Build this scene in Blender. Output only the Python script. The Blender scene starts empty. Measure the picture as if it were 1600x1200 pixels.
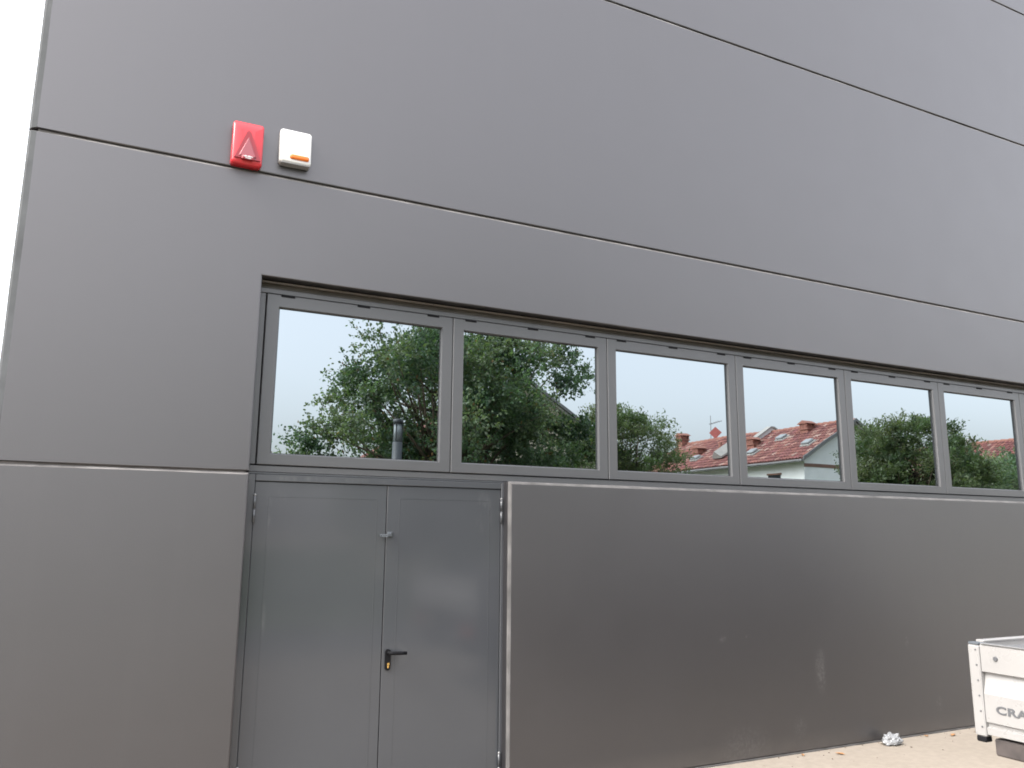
import bpy, bmesh, math, random
import numpy as np
from mathutils import Vector, Matrix

# ------------------------------------------------------------------ camera, sky, sun, exposure
scene = bpy.context.scene
COL = scene.collection
R = math.radians


def make_camera():
    pan, tilt, roll = R(26.355), R(10.469), R(0.466)
    f = Vector((math.sin(pan) * math.cos(tilt), math.cos(pan) * math.cos(tilt), math.sin(tilt)))
    r = Vector((math.cos(pan), -math.sin(pan), 0))
    u = r.cross(f)
    r2 = math.cos(roll) * r + math.sin(roll) * u
    u2 = -math.sin(roll) * r + math.cos(roll) * u
    m = Matrix(((r2.x, u2.x, -f.x, 0.0), (r2.y, u2.y, -f.y, -5.182), (r2.z, u2.z, -f.z, 1.72), (0, 0, 0, 1)))
    cd = bpy.data.cameras.new('camera')
    cd.sensor_fit = 'HORIZONTAL'
    cd.sensor_width = 36.0
    cd.lens = 36.0 * 1265.45 / 1600.0
    cd.clip_start = 0.05
    cd.clip_end = 3000
    co = bpy.data.objects.new('camera', cd)
    COL.objects.link(co)
    co.matrix_world = m
    scene.camera = co


make_camera()
SUN_EL, SUN_AZ = R(48), R(-98)          # azimuth from +Y towards +X: the sun stands on the -X side
world = bpy.data.worlds.new('World')
scene.world = world
world.use_nodes = True
wn, wl = world.node_tree.nodes, world.node_tree.links
wn.clear()
sky = wn.new('ShaderNodeTexSky')
sky.sky_type = 'NISHITA'
sky.sun_disc = False
sky.sun_elevation = SUN_EL
sky.sun_rotation = SUN_AZ
sky.air_density = 1.0
sky.dust_density = 5.5
sky.ozone_density = 1.0
hsv = wn.new('ShaderNodeHueSaturation')
hsv.inputs['Saturation'].default_value = 0.33
hsv.inputs['Value'].default_value = 2.5
bg = wn.new('ShaderNodeBackground')
bg.inputs['Strength'].default_value = 0.15
wo = wn.new('ShaderNodeOutputWorld')
veil = wn.new('ShaderNodeMix')             # thin even cloud veil over the hazy blue
veil.data_type = 'RGBA'
veil.blend_type = 'ADD'
veil.inputs[0].default_value = 1.0
tc = wn.new('ShaderNodeTexCoord')          # overcast veil: brightest overhead, (1 + 2 sin h) / 3 softened towards the horizon
sz = wn.new('ShaderNodeSeparateXYZ')
wl.new(tc.outputs['Generated'], sz.inputs[0])
mr = wn.new('ShaderNodeMapRange')
mr.inputs[1].default_value, mr.inputs[2].default_value = 0.0, 1.0
mr.inputs[3].default_value, mr.inputs[4].default_value = 0.36, 1.0
wl.new(sz.outputs['Z'], mr.inputs[0])
vs_ = wn.new('ShaderNodeVectorMath')
vs_.operation = 'SCALE'
vs_.inputs[0].default_value = (3.4, 3.27, 3.34)
wl.new(mr.outputs[0], vs_.inputs['Scale'])
wl.new(vs_.outputs[0], veil.inputs[7])
wl.new(sky.outputs[0], hsv.inputs['Color'])
wl.new(hsv.outputs[0], veil.inputs[6])
wl.new(veil.outputs[2], bg.inputs[0])
wl.new(bg.outputs[0], wo.inputs[0])
sd = bpy.data.lights.new('sun', 'SUN')
sd.energy = 0.5
sd.angle = R(10)
sd.color = (1.0, 0.95, 0.88)
so = bpy.data.objects.new('sun', sd)
COL.objects.link(so)
sdir = Vector((math.sin(SUN_AZ) * math.cos(SUN_EL), math.cos(SUN_AZ) * math.cos(SUN_EL), math.sin(SUN_EL)))
so.rotation_euler = sdir.to_track_quat('Z', 'Y').to_euler()
so.location = (-10, -8, 20)
scene.view_settings.view_transform = 'Standard'
scene.view_settings.look = 'None'
scene.view_settings.gamma = 1.0
scene.view_settings.exposure = 1.12
scene.view_settings.use_curve_mapping = False
scene.render.engine = 'CYCLES'
scene.cycles.use_denoising = True
scene.cycles.max_bounces = 8
scene.cycles.filter_width = 1.8
scene.cycles.sample_clamp_indirect = 8.0

rnd = random.Random(7)


# ------------------------------------------------------------------ materials
def new_mat(name, base, rough=0.5, metallic=0.0, spec=0.5):
    m = bpy.data.materials.new(name)
    m.use_nodes = True
    b = m.node_tree.nodes['Principled BSDF']
    b.inputs['Base Color'].default_value = (*base, 1)
    b.inputs['Roughness'].default_value = rough
    b.inputs['Metallic'].default_value = metallic
    b.inputs['Specular IOR Level'].default_value = spec
    return m


class NT:
    """Small helper to add nodes to a material."""
    def __init__(self, m):
        self.n, self.l = m.node_tree.nodes, m.node_tree.links
        self.b = self.n['Principled BSDF']

    def pos(self, scale=(1, 1, 1), space='Position'):
        if space == 'Position':
            s = self.n.new('ShaderNodeNewGeometry').outputs['Position']
        else:
            s = self.n.new('ShaderNodeTexCoord').outputs[space]
        mp = self.n.new('ShaderNodeMapping')
        mp.inputs['Scale'].default_value = scale
        self.l.new(s, mp.inputs['Vector'])
        return mp.outputs[0]

    def noise(self, vec, scale, detail=4, rough=0.55):
        t = self.n.new('ShaderNodeTexNoise')
        t.inputs['Scale'].default_value = scale
        t.inputs['Detail'].default_value = detail
        t.inputs['Roughness'].default_value = rough
        self.l.new(vec, t.inputs['Vector'])
        return t.outputs['Fac']

    def ramp(self, fac, stops):
        r = self.n.new('ShaderNodeValToRGB')
        while len(r.color_ramp.elements) < len(stops):
            r.color_ramp.elements.new(0.5)
        for e, (p, c) in zip(r.color_ramp.elements, stops):
            e.position = p
            e.color = (*c, 1) if len(c) == 3 else c
        self.l.new(fac, r.inputs[0])
        return r.outputs[0]

    def math(self, op, a, b=None, clamp=False):
        m = self.n.new('ShaderNodeMath')
        m.operation = op
        m.use_clamp = clamp
        for i, v in enumerate((a, b)):
            if v is None:
                continue
            if isinstance(v, (int, float)):
                m.inputs[i].default_value = v
            else:
                self.l.new(v, m.inputs[i])
        return m.outputs[0]

    def mix(self, fac, a, b, mode='MIX'):
        m = self.n.new('ShaderNodeMix')
        m.data_type = 'RGBA'
        m.blend_type = mode
        for k, v in ((0, fac), (6, a), (7, b)):
            if isinstance(v, (int, float)):
                m.inputs[k].default_value = v
            elif isinstance(v, tuple):
                m.inputs[k].default_value = (*v, 1)
            else:
                self.l.new(v, m.inputs[k])
        return m.outputs[2]

    def bump(self, h, strength, dist=0.01, normal=None):
        b = self.n.new('ShaderNodeBump')
        b.inputs['Strength'].default_value = strength
        b.inputs['Distance'].default_value = dist
        self.l.new(h, b.inputs['Height'])
        self.l.new(b.outputs[0], self.b.inputs['Normal'])

    def set(self, sock, v):
        self.l.new(v, self.b.inputs[sock])


def mottled(name, base, amt=0.12, scale=3.0, rough=0.5, rvar=0.08, bump=0.0, bscale=60, spec=0.5, metallic=0.0):
    m = new_mat(name, base, rough, metallic, spec)
    t = NT(m)
    v = t.pos()
    f = t.noise(v, scale)
    lo = tuple(c * (1 - amt) for c in base)
    hi = tuple(min(1, c * (1 + amt)) for c in base)
    t.set('Base Color', t.ramp(f, [(0.3, lo), (0.7, hi)]))
    if rvar:
        g = t.noise(v, scale * 2.3)
        t.set('Roughness', t.ramp(g, [(0.3, (rough - rvar,) * 3), (0.7, (rough + rvar,) * 3)]))
    if bump:
        t.bump(t.noise(v, bscale, 5), bump, 0.004)
    return m


def wall_paint():
    base = (0.0094, 0.0091, 0.0106)
    m = new_mat('wall_paint', base, 0.38, 0, 1.0)
    m.node_tree.nodes['Principled BSDF'].inputs['IOR'].default_value = 1.58
    m.node_tree.nodes['Principled BSDF'].inputs['Specular Tint'].default_value = (1.0, 0.967, 0.975, 1)
    t = NT(m)
    v = t.pos()
    big = t.noise(v, 0.55, 3)
    fine = t.noise(v, 9.0, 6, 0.65)
    streak = t.noise(t.pos((5.0, 5.0, 0.25)), 1.6, 4)
    c = t.ramp(big, [(0.3, tuple(x * 0.96 for x in base)), (0.72, tuple(x * 1.04 for x in base))])
    c = t.mix(0.35, c, t.ramp(fine, [(0.35, (0.0092, 0.0088, 0.0098)), (0.7, (0.0113, 0.0108, 0.0118))]))
    c = t.mix(t.math('MULTIPLY', t.ramp(streak, [(0.55, (0, 0, 0)), (0.8, (1, 1, 1))]), 0.22), c, (0.017, 0.0166, 0.0176))
    # pale specks and scuffs, stuck to the lower part of the wall
    sep = t.n.new('ShaderNodeSeparateXYZ')
    t.l.new(t.n.new('ShaderNodeNewGeometry').outputs['Position'], sep.inputs[0])
    low = t.math('SUBTRACT', 1.0, t.math('DIVIDE', sep.outputs['Z'], 1.9), True)
    vo = t.n.new('ShaderNodeTexVoronoi')
    vo.inputs['Scale'].default_value = 3.4
    vo.inputs['Randomness'].default_value = 1.0
    t.l.new(v, vo.inputs['Vector'])
    sepc = t.n.new('ShaderNodeSeparateColor')
    t.l.new(vo.outputs['Color'], sepc.inputs[0])
    size = t.math('MULTIPLY', t.math('POWER', sepc.outputs[0], 5.0), 0.075)
    speck = t.math('LESS_THAN', vo.outputs['Distance'], size)
    speck = t.math('MULTIPLY', t.math('MULTIPLY', speck, low), 0.25)
    c = t.mix(speck, c, (0.2, 0.19, 0.18))
    # two dry splash marks left of the truck, each with its own ragged shape

    def splash(cx, cz, rx, rz, strength, sc):
        dx = t.math('DIVIDE', t.math('SUBTRACT', sep.outputs['X'], cx), rx)
        dz = t.math('DIVIDE', t.math('SUBTRACT', sep.outputs['Z'], cz), rz)
        d = t.math('ADD', t.math('MULTIPLY', dx, dx), t.math('MULTIPLY', dz, dz))
        fall = t.math('SUBTRACT', 1.0, d, True)
        k = t.ramp(t.noise(v, sc, 5, 0.7), [(0.45, (0, 0, 0)), (0.62, (1, 1, 1))])
        return t.math('MULTIPLY', t.math('MULTIPLY', fall, k), strength)
    for a in ((5.46, 0.62, 0.07, 0.2, 0.28, 28), (6.53, 0.80, 0.03, 0.05, 0.3, 40), (4.62, 0.1, 0.3, 0.18, 0.13, 34),
              (5.2, 0.2, 0.08, 0.1, 0.16, 40), (4.43, 0.92, 0.04, 0.03, 0.35, 40), (6.9, 0.25, 0.05, 0.08, 0.2, 40)):
        c = t.mix(splash(*a), c, (0.17, 0.165, 0.16))
    # dust thrown up along the foot of the wall
    foot = t.math('SUBTRACT', 1.0, t.math('DIVIDE', sep.outputs['Z'], 0.16), True)
    foot = t.math('MULTIPLY', t.math('MULTIPLY', foot, fine), 0.25)
    c = t.mix(foot, c, (0.16, 0.14, 0.115))
    t.set('Base Color', c)
    t.set('Roughness', t.ramp(t.noise(v, 2.2, 5), [(0.3, (0.42,) * 3), (0.7, (0.445,) * 3)]))
    t.bump(t.noise(v, 90, 5, 0.7), 0.2, 0.002)
    return m


def door_paint():
    base = (0.046, 0.0485, 0.053)
    m = new_mat('grey_door_paint', base, 0.075)
    t = NT(m)
    v = t.pos()
    c = t.ramp(t.noise(v, 1.3), [(0.3, tuple(x * 0.95 for x in base)), (0.7, tuple(x * 1.05 for x in base))])
    sep = t.n.new('ShaderNodeSeparateXYZ')
    t.l.new(t.n.new('ShaderNodeNewGeometry').outputs['Position'], sep.inputs[0])
    rub = t.ramp(t.noise(t.pos((9, 9, 2.2)), 2.0, 5, 0.65), [(0.45, (0, 0, 0)), (0.68, (1, 1, 1))])
    # rubbed patches: upper corner of the right leaf, stile of the left leaf, around the handle
    for cx, cz, rx, rz, k in ((2.40, 1.86, 0.07, 0.16, 0.5), (0.93, 1.76, 0.018, 0.2, 0.4), (0.93, 1.2, 0.015, 0.12, 0.35), (0.95, 1.93, 0.09, 0.06, 0.25), (1.76, 0.93, 0.12, 0.1, 0.2), (1.0, 2.055, 0.9, 0.02, 0.3)):
        dx = t.math('DIVIDE', t.math('SUBTRACT', sep.outputs['X'], cx), rx)
        dz = t.math('DIVIDE', t.math('SUBTRACT', sep.outputs['Z'], cz), rz)
        d = t.math('ADD', t.math('MULTIPLY', dx, dx), t.math('MULTIPLY', dz, dz))
        f = t.math('MULTIPLY', t.math('MULTIPLY', t.math('SUBTRACT', 1.0, d, True), rub), k)
        c = t.mix(f, c, (0.12, 0.12, 0.12))
    t.set('Base Color', c)
    t.set('Roughness', t.ramp(t.noise(v, 3.5, 5), [(0.3, (0.09,) * 3), (0.7, (0.125,) * 3)]))
    t.bump(t.noise(v, 2.2, 2), 0.03, 0.02)
    return m


def leaf_mat(name, rough=0.45):
    m = new_mat(name, (0.05, 0.09, 0.03), rough, 0, 0.4)
    t = NT(m)
    a = t.n.new('ShaderNodeAttribute')
    a.attribute_name = 'tint'
    t.set('Base Color', a.outputs['Color'])
    tr = t.n.new('ShaderNodeBsdfTranslucent')
    mul = t.mix(1.0, a.outputs['Color'], (1.5, 1.7, 0.7), 'MULTIPLY')
    t.l.new(mul, tr.inputs['Color'])
    ad = t.n.new('ShaderNodeMixShader')
    ad.inputs[0].default_value = 0.38
    t.l.new(t.b.outputs[0], ad.inputs[1])
    t.l.new(tr.outputs[0], ad.inputs[2])
    t.l.new(ad.outputs[0], t.n['Material Output'].inputs['Surface'])
    return m


def tile_mat():
    m = new_mat('clay_tiles', (0.3, 0.12, 0.08), 0.8)
    t = NT(m)
    a = t.n.new('ShaderNodeAttribute')
    a.attribute_name = 'tint'
    n = t.noise(t.pos(), 7.0, 5, 0.7)
    c = t.mix(t.ramp(n, [(0.5, (0, 0, 0)), (0.75, (0.5, 0.5, 0.5))]), a.outputs['Color'], (0.2, 0.165, 0.145))
    t.set('Base Color', c)
    return m


def glass_mat():
    m = new_mat('solar_glass', (0.258, 0.288, 0.304), 0.0, 1.0)
    t = NT(m)
    t.bump(t.noise(t.pos((1.0, 1.0, 1.6)), 0.9, 1), 0.06, 0.02)
    return m


def ground_mat():
    m = new_mat('yard_concrete', (0.4, 0.35, 0.28), 0.85, 0, 0.3)
    t = NT(m)
    v = t.pos()
    a = t.noise(v, 0.7, 5, 0.6)
    b = t.noise(v, 14, 6, 0.7)
    c = t.ramp(a, [(0.3, (0.1697, 0.1457, 0.1162)), (0.7, (0.2092, 0.1814, 0.1485))])
    c = t.mix(0.5, c, t.ramp(b, [(0.35, (0.1573, 0.1357, 0.1097)), (0.65, (0.224, 0.1958, 0.1624))]))
    d = t.noise(v, 55, 3, 0.8)
    c = t.mix(t.ramp(d, [(0.70, (0, 0, 0)), (0.8, (0.35, 0.35, 0.35))]), c, (0.12, 0.09, 0.065))
    t.set('Base Color', c)
    t.bump(b, 0.25, 0.01)
    return m


M = {}
M['wall'] = wall_paint()
M['worn_skylit_edge'] = mottled('worn_skylit_concrete', (0.072, 0.069, 0.067), 0.45, 5.0, 0.75)  # worn concrete, lightened to paint in the sky light on the chamfers
M['joint_edge'] = mottled('dusty_skylit_joint', (0.12, 0.113, 0.108), 0.5, 4.0, 0.8)  # dust, brightened to paint the sky-lit line along each joint
M['matte_edge'] = mottled('matte_corner_edge', (0.05, 0.053, 0.055), 0.2, 5.0, 0.85, spec=0.15)
M['sealant'] = mottled('joint_sealant', (0.11, 0.10, 0.097), 0.25, 8, 0.8)
M['brown'] = mottled('brown_lintel_strip', (0.06, 0.053, 0.047), 0.25, 4, 0.6)
M['strip'] = mottled('pale_drip_strip', (0.085, 0.07, 0.058), 0.3, 6, 0.5)
M['frame'] = mottled('grey_frame_paint', (0.055, 0.056, 0.0585), 0.03, 2.0, 0.36, 0.03)
M['door'] = door_paint()
M['gasket'] = new_mat('black_gasket', (0.015, 0.015, 0.016), 0.6)
M['dark'] = new_mat('dark_backing', (0.012, 0.012, 0.012), 0.9)
M['glass'] = glass_mat()
M['steel'] = mottled('worn_steel', (0.2, 0.2, 0.2), 0.2, 40, 0.45, 0.05, metallic=0.7)
M['brass'] = new_mat('brass', (0.75, 0.5, 0.18), 0.25, 1.0)
M['black'] = mottled('black_plastic', (0.008, 0.008, 0.009), 0.2, 30, 0.6, 0.06, spec=0.05)
M['red'] = new_mat('red_plastic', (0.40, 0.017, 0.024), 0.25)
M['red_dark'] = new_mat('deep_red_plastic', (0.20, 0.006, 0.012), 0.3)
M['red_lens'] = new_mat('clear_red_lens', (0.22, 0.05, 0.06), 0.12)
M['siren_white'] = mottled('white_plastic', (0.5, 0.495, 0.475), 0.03, 20, 0.35, 0.03)
M['amber'] = new_mat('amber_lens', (0.52, 0.115, 0.006), 0.2)
M['mark_white'] = new_mat('white_print', (0.5, 0.5, 0.5), 0.4)
M['ground'] = ground_mat()
M['bounce_cut'] = mottled('dark_bounce_cut', (0.075, 0.072, 0.07), 0.2, 6, 0.9, 0.04, 0.3, 80)  # for the added sheet that lowers ground bounce
M['lawn'] = mottled('lawn_soil', (0.06, 0.085, 0.03), 0.35, 5, 0.9, 0.05)
M['leaf'] = leaf_mat('leaf')
M['bark'] = mottled('bark', (0.11, 0.085, 0.06), 0.4, 9, 0.9, 0.05, 0.6, 30)
M['tiles'] = tile_mat()
M['white_render'] = mottled('white_wall_render', (0.78, 0.79, 0.78), 0.05, 1.5, 0.85, 0.04)
M['beige_render'] = mottled('beige_wall_render', (0.5, 0.44, 0.35), 0.08, 1.5, 0.85, 0.04)
M['roof_wood'] = mottled('brown_band', (0.2, 0.11, 0.08), 0.2, 5, 0.7)
M['gutter'] = mottled('grey_gutter', (0.16, 0.16, 0.16), 0.15, 5, 0.5)
M['brick'] = mottled('chimney_brick', (0.27, 0.12, 0.09), 0.3, 12, 0.85)
M['coping'] = mottled('pale_coping', (0.33, 0.32, 0.30), 0.1, 6, 0.7)
M['skylight'] = new_mat('skylight_dome', (0.26, 0.28, 0.29), 0.3)
M['pink'] = mottled('faded_red_panel', (0.36, 0.10, 0.085), 0.1, 6, 0.6)
M['lamp_grey'] = mottled('lamp_post_paint', (0.05, 0.057, 0.064), 0.1, 8, 0.45)
M['lamp_lens'] = new_mat('lamp_lens', (0.2, 0.225, 0.235), 0.15)
M['truck_white'] = mottled('truck_white_paint', (0.185, 0.181, 0.176), 0.04, 7, 0.3, 0.05)
M['truck_inner'] = mottled('bed_inner_panel', (0.19, 0.19, 0.195), 0.12, 6, 0.5)
M['chrome'] = mottled('badge_grey', (0.06, 0.062, 0.066), 0.1, 30, 0.35, 0.03)
M['tyre'] = mottled('tyre_rubber', (0.022, 0.022, 0.022), 0.2, 20, 0.85)
M['rust'] = mottled('chassis_steel', (0.03, 0.024, 0.022), 0.4, 14, 0.7)
M['tail_red'] = new_mat('tail_light_red', (0.13, 0.008, 0.01), 0.2)
M['cab_glass'] = new_mat('cab_glass', (0.02, 0.025, 0.03), 0.03)
M['plastic_bag'] = mottled('crumpled_plastic', (0.165, 0.168, 0.172), 0.06, 60, 0.25, 0.05)
M['dry_leaf'] = mottled('dry_leaf', (0.22, 0.11, 0.04), 0.3, 40, 0.8)
M['grit'] = mottled('grit', (0.14, 0.115, 0.09), 0.4, 30, 0.9)
M['pale_wood'] = mottled('pale_stake', (0.55, 0.52, 0.45), 0.15, 20, 0.8)
M['pane_dark'] = new_mat('house_window', (0.03, 0.035, 0.04), 0.1)


# ------------------------------------------------------------------ mesh helpers
def link(name, bm, mat, parent=None, smooth=False, recalc=True):
    if recalc:
        bmesh.ops.recalc_face_normals(bm, faces=bm.faces)
    me = bpy.data.meshes.new(name)
    bm.to_mesh(me)
    bm.free()
    if smooth:
        for p in me.polygons:
            p.use_smooth = True
    return link_mesh(name, me, mat, parent)


def link_mesh(name, me, mat, parent=None):
    if mat is not None and len(me.materials) == 0:
        me.materials.append(M[mat] if isinstance(mat, str) else mat)
    o = bpy.data.objects.new(name, me)
    COL.objects.link(o)
    if parent is not None:
        o.parent = parent
        o.matrix_parent_inverse = parent_inv(parent)
    return o


def parent_inv(p):
    m = p.matrix_basis.copy()
    q = p.parent
    if q is not None:
        m = q.matrix_basis @ q.matrix_parent_inverse @ Matrix.Identity(4) if False else (q.matrix_basis @ p.matrix_parent_inverse @ m)
    return m.inverted()


def thing(name, loc, label, cat, group=None):
    o = bpy.data.objects.new(name, None)
    o.empty_display_size = 0.3
    o.location = loc
    COL.objects.link(o)
    return tag(o, label, cat, group)


def tag(o, label=None, cat=None, group=None, kind=None):
    if label:
        o['label'] = label
    if cat:
        o['category'] = cat
    if group:
        o['group'] = group
    if kind:
        o['kind'] = kind
    return o


def add_box(bm, a, b, bevel=0.0, seg=1, mtx=None):
    x0, y0, z0 = a
    x1, y1, z1 = b
    r = bmesh.ops.create_cube(bm, size=1.0)
    vs = r['verts']
    bmesh.ops.scale(bm, vec=(x1 - x0, y1 - y0, z1 - z0), verts=vs)
    bmesh.ops.translate(bm, vec=((x0 + x1) / 2, (y0 + y1) / 2, (z0 + z1) / 2), verts=vs)
    if bevel:
        es = list({e for v in vs for e in v.link_edges})
        rr = bmesh.ops.bevel(bm, geom=es, offset=bevel, segments=seg, profile=0.5, affect='EDGES')
        vs = list({v for f in rr['faces'] for v in f.verts} | {v for v in vs if v.is_valid})
    if mtx is not None:
        bmesh.ops.transform(bm, matrix=mtx, verts=[v for v in vs if v.is_valid])
    return vs


def box(name, a, b, mat, parent=None, bevel=0.0, seg=1):
    bm = bmesh.new()
    add_box(bm, a, b, bevel, seg)
    return link(name, bm, mat, parent)


def add_tube(bm, pts, radii, n=8, cap=True):
    rings = []
    for i, p in enumerate(pts):
        p = Vector(p)
        d = (Vector(pts[min(i + 1, len(pts) - 1)]) - Vector(pts[max(i - 1, 0)])).normalized()
        a = d.orthogonal().normalized() if abs(d.z) < 0.999 else Vector((1, 0, 0))
        if i and rings:
            a = (prev_a - d * prev_a.dot(d)).normalized()
        prev_a = a
        c = d.cross(a)
        rings.append([bm.verts.new(p + radii[i] * (math.cos(2 * math.pi * k / n) * a + math.sin(2 * math.pi * k / n) * c)) for k in range(n)])
    for r0, r1 in zip(rings, rings[1:]):
        for k in range(n):
            bm.faces.new((r0[k], r0[(k + 1) % n], r1[(k + 1) % n], r1[k]))
    if cap:
        bm.faces.new(rings[0][::-1])
        bm.faces.new(rings[-1])


def add_prism(bm, prof, axis, t0, t1):
    """Extrude a closed 2-D outline along axis. axis 'x': prof is (y,z); 'y': (x,z); 'z': (x,y)."""
    def P(u, v, t):
        return {'x': (t, u, v), 'y': (u, t, v), 'z': (u, v, t)}[axis]
    a = [bm.verts.new(P(u, v, t0)) for u, v in prof]
    b = [bm.verts.new(P(u, v, t1)) for u, v in prof]
    n = len(prof)
    for i in range(n):
        bm.faces.new((a[i], a[(i + 1) % n], b[(i + 1) % n], b[i]))
    bm.faces.new(a[::-1])
    bm.faces.new(b)


def cast_panel(name, poly, y0, y1, cham, mat, parent, special=None, jit=0.0012, to_world=None, pale_left=False):
    """A precast panel: rectilinear outline (x,z) counter-clockwise seen from -Y, with worn chamfered front edges."""
    n = len(poly)
    pts = []
    for i in range(n):
        a, b = Vector(poly[i]), Vector(poly[(i + 1) % n])
        e = (b - a)
        nn = Vector((-e.y, e.x)).normalized()
        c = special(a, b) if special and special(a, b) else cham
        pp = Vector(poly[i - 1])
        pe = a - pp
        pn = Vector((-pe.y, pe.x)).normalized()
        pc = special(pp, a) if special and special(pp, a) else cham
        pts.append((a, [(nn, c), (pn, pc)]))
        k = max(1, int(e.length / 0.22))
        for j in range(1, k):
            pts.append((a + e * (j / k), [(nn, c)]))
    rings = [(1.0, 0.0), (0.35, 0.35), (0.0, 1.0)]
    bm = bmesh.new()
    rv = []
    for inset, dep in rings:
        ring = []
        for p, ns in pts:
            q = p.copy()
            cm = max(c for _, c in ns)
            for nn, c in ns:
                q = q + nn * (c * inset + (rnd.uniform(-jit, jit) if len(ns) == 1 else 0))
            ring.append(bm.verts.new((q.x, y0 + cm * dep if True else 0, q.y)))
        rv.append(ring)
    rv.append([bm.verts.new((p.x, y1, p.y)) for p, _ in pts])
    m = len(pts)
    for ri, (r0, r1) in enumerate(zip(rv, rv[1:])):
        for k in range(m):
            f = bm.faces.new((r0[k], r0[(k + 1) % m], r1[(k + 1) % m], r1[k]))
            e = pts[(k + 1) % m][0] - pts[k][0]
            # dusty, worn arrises, painted paler for the sky light they catch: every top edge, and the edge beside the door
            if ri < 2 and (e.x < -1e-6 or (pale_left and e.y < -1e-6)):
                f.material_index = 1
            elif ri < 2 and special and e.y < -1e-6 and abs(pts[k][0].x - XE) < 1e-4:
                f.material_index = 2
    bm.faces.new(rv[0])
    bm.faces.new(rv[-1][::-1])
    if to_world is not None:
        bmesh.ops.transform(bm, matrix=to_world, verts=bm.verts)
    o = link(name, bm, mat, parent)
    o.data.materials.append(M['worn_skylit_edge'] if pale_left else M['joint_edge'])
    o.data.materials.append(M['matte_edge'])
    return o


def add_ring(bm, x0, x1, z0, z1, wl_, wr, wb, wt, yf, yb, ch=0.004):
    """A rectangular frame in the XZ plane, outer edges softened, inner edge with a glazing-bead slope."""
    def rect(a, b, c, d, y):
        return [bm.verts.new(q) for q in ((a, y, c), (b, y, c), (b, y, d), (a, y, d))]
    o2 = rect(x0, x1, z0, z1, yb)
    o1 = rect(x0, x1, z0, z1, yf + ch)
    o0 = rect(x0 + ch, x1 - ch, z0 + ch, z1 - ch, yf)
    i0 = rect(x0 + wl_ - 0.006, x1 - wr + 0.006, z0 + wb - 0.006, z1 - wt + 0.006, yf)
    i1 = rect(x0 + wl_, x1 - wr, z0 + wb, z1 - wt, yf + 0.012)
    i2 = rect(x0 + wl_, x1 - wr, z0 + wb, z1 - wt, yb)
    seq = [o2, o1, o0, i0, i1, i2, o2]
    for a, b in zip(seq, seq[1:]):
        for k in range(4):
            bm.faces.new((a[k], a[(k + 1) % 4], b[(k + 1) % 4], b[k]))


def copy_part(src, name, parent, mtx):
    o = src.copy()
    o.name = name
    COL.objects.link(o)
    o.parent = parent
    o.matrix_parent_inverse = parent_inv(parent)
    o.matrix_basis = mtx @ src.matrix_basis
    return o


# ------------------------------------------------------------------ the setting
bm = bmesh.new()
add_v = [bm.verts.new(p) for p in ((-1800, -1800, 0), (1800, -1800, 0), (1800, 1800, 0), (-1800, 1800, 0))]
bm.faces.new(add_v)
tag(link('ground', bm, 'ground'), kind='structure')
bm = bmesh.new()
prof = []
for i in range(33):
    x = -40 + i * (120 / 32)
    prof.append((x, -9.75 - 0.1 * math.sin(i * 0.9)))
vs = [bm.verts.new((x, y, 0.02)) for x, y in prof] + [bm.verts.new((80, -60, 0.02)), bm.verts.new((-40, -60, 0.02))]
bm.faces.new(vs)
tag(link('lawn', bm, 'lawn'), kind='structure')

bm = bmesh.new()
bm.faces.new([bm.verts.new(p) for p in ((-60, -9.9, 0.004), (80, -9.9, 0.004), (80, -6.6, 0.004), (-60, -6.6, 0.004))])
tag(link('bounce_cut_sheet', bm, 'bounce_cut'), kind='structure')  # dark sheet added behind the camera, cuts ground light bounced onto the wall

# ------------------------------------------------------------------ the grey precast building
XE, XL, XR, ZG, Z1, Z2, Z3, ZTOP = -0.597, 0.775, 2.552, 2.082, 4.033, 6.184, 7.964, 9.2
XEND, OPT = 15.0, 3.338
G = 0.005            # half a joint
bld = thing('industrial_building', (XE, 0, 0), 'dark grey precast concrete industrial building with a strip of mirrored windows', 'building')


def corner(a, b):
    if abs(a[0] - XE) < 1e-4 and abs(b[0] - XE) < 1e-4:
        return 0.045
    return 0.006 if b[0] > a[0] else None


CH = 0.013
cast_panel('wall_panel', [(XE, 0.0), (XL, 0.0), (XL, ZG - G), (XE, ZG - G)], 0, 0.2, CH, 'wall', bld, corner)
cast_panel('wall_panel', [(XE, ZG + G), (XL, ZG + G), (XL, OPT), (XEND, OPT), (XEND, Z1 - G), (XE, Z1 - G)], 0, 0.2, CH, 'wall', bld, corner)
cast_panel('wall_panel', [(XR, 0.0), (XEND, 0.0), (XEND, 2.086), (XR, 2.086)], 0, 0.2, 0.020, 'wall', bld, pale_left=True)
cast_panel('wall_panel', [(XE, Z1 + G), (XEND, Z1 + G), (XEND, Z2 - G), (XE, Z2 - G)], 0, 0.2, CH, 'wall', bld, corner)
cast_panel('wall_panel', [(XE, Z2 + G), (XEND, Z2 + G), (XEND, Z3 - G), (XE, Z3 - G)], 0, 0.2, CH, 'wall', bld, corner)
cast_panel('wall_panel', [(XE, Z3 + G), (XEND, Z3 + G), (XEND, ZTOP), (XE, ZTOP)], 0, 0.2, CH, 'wall', bld, corner)
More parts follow.
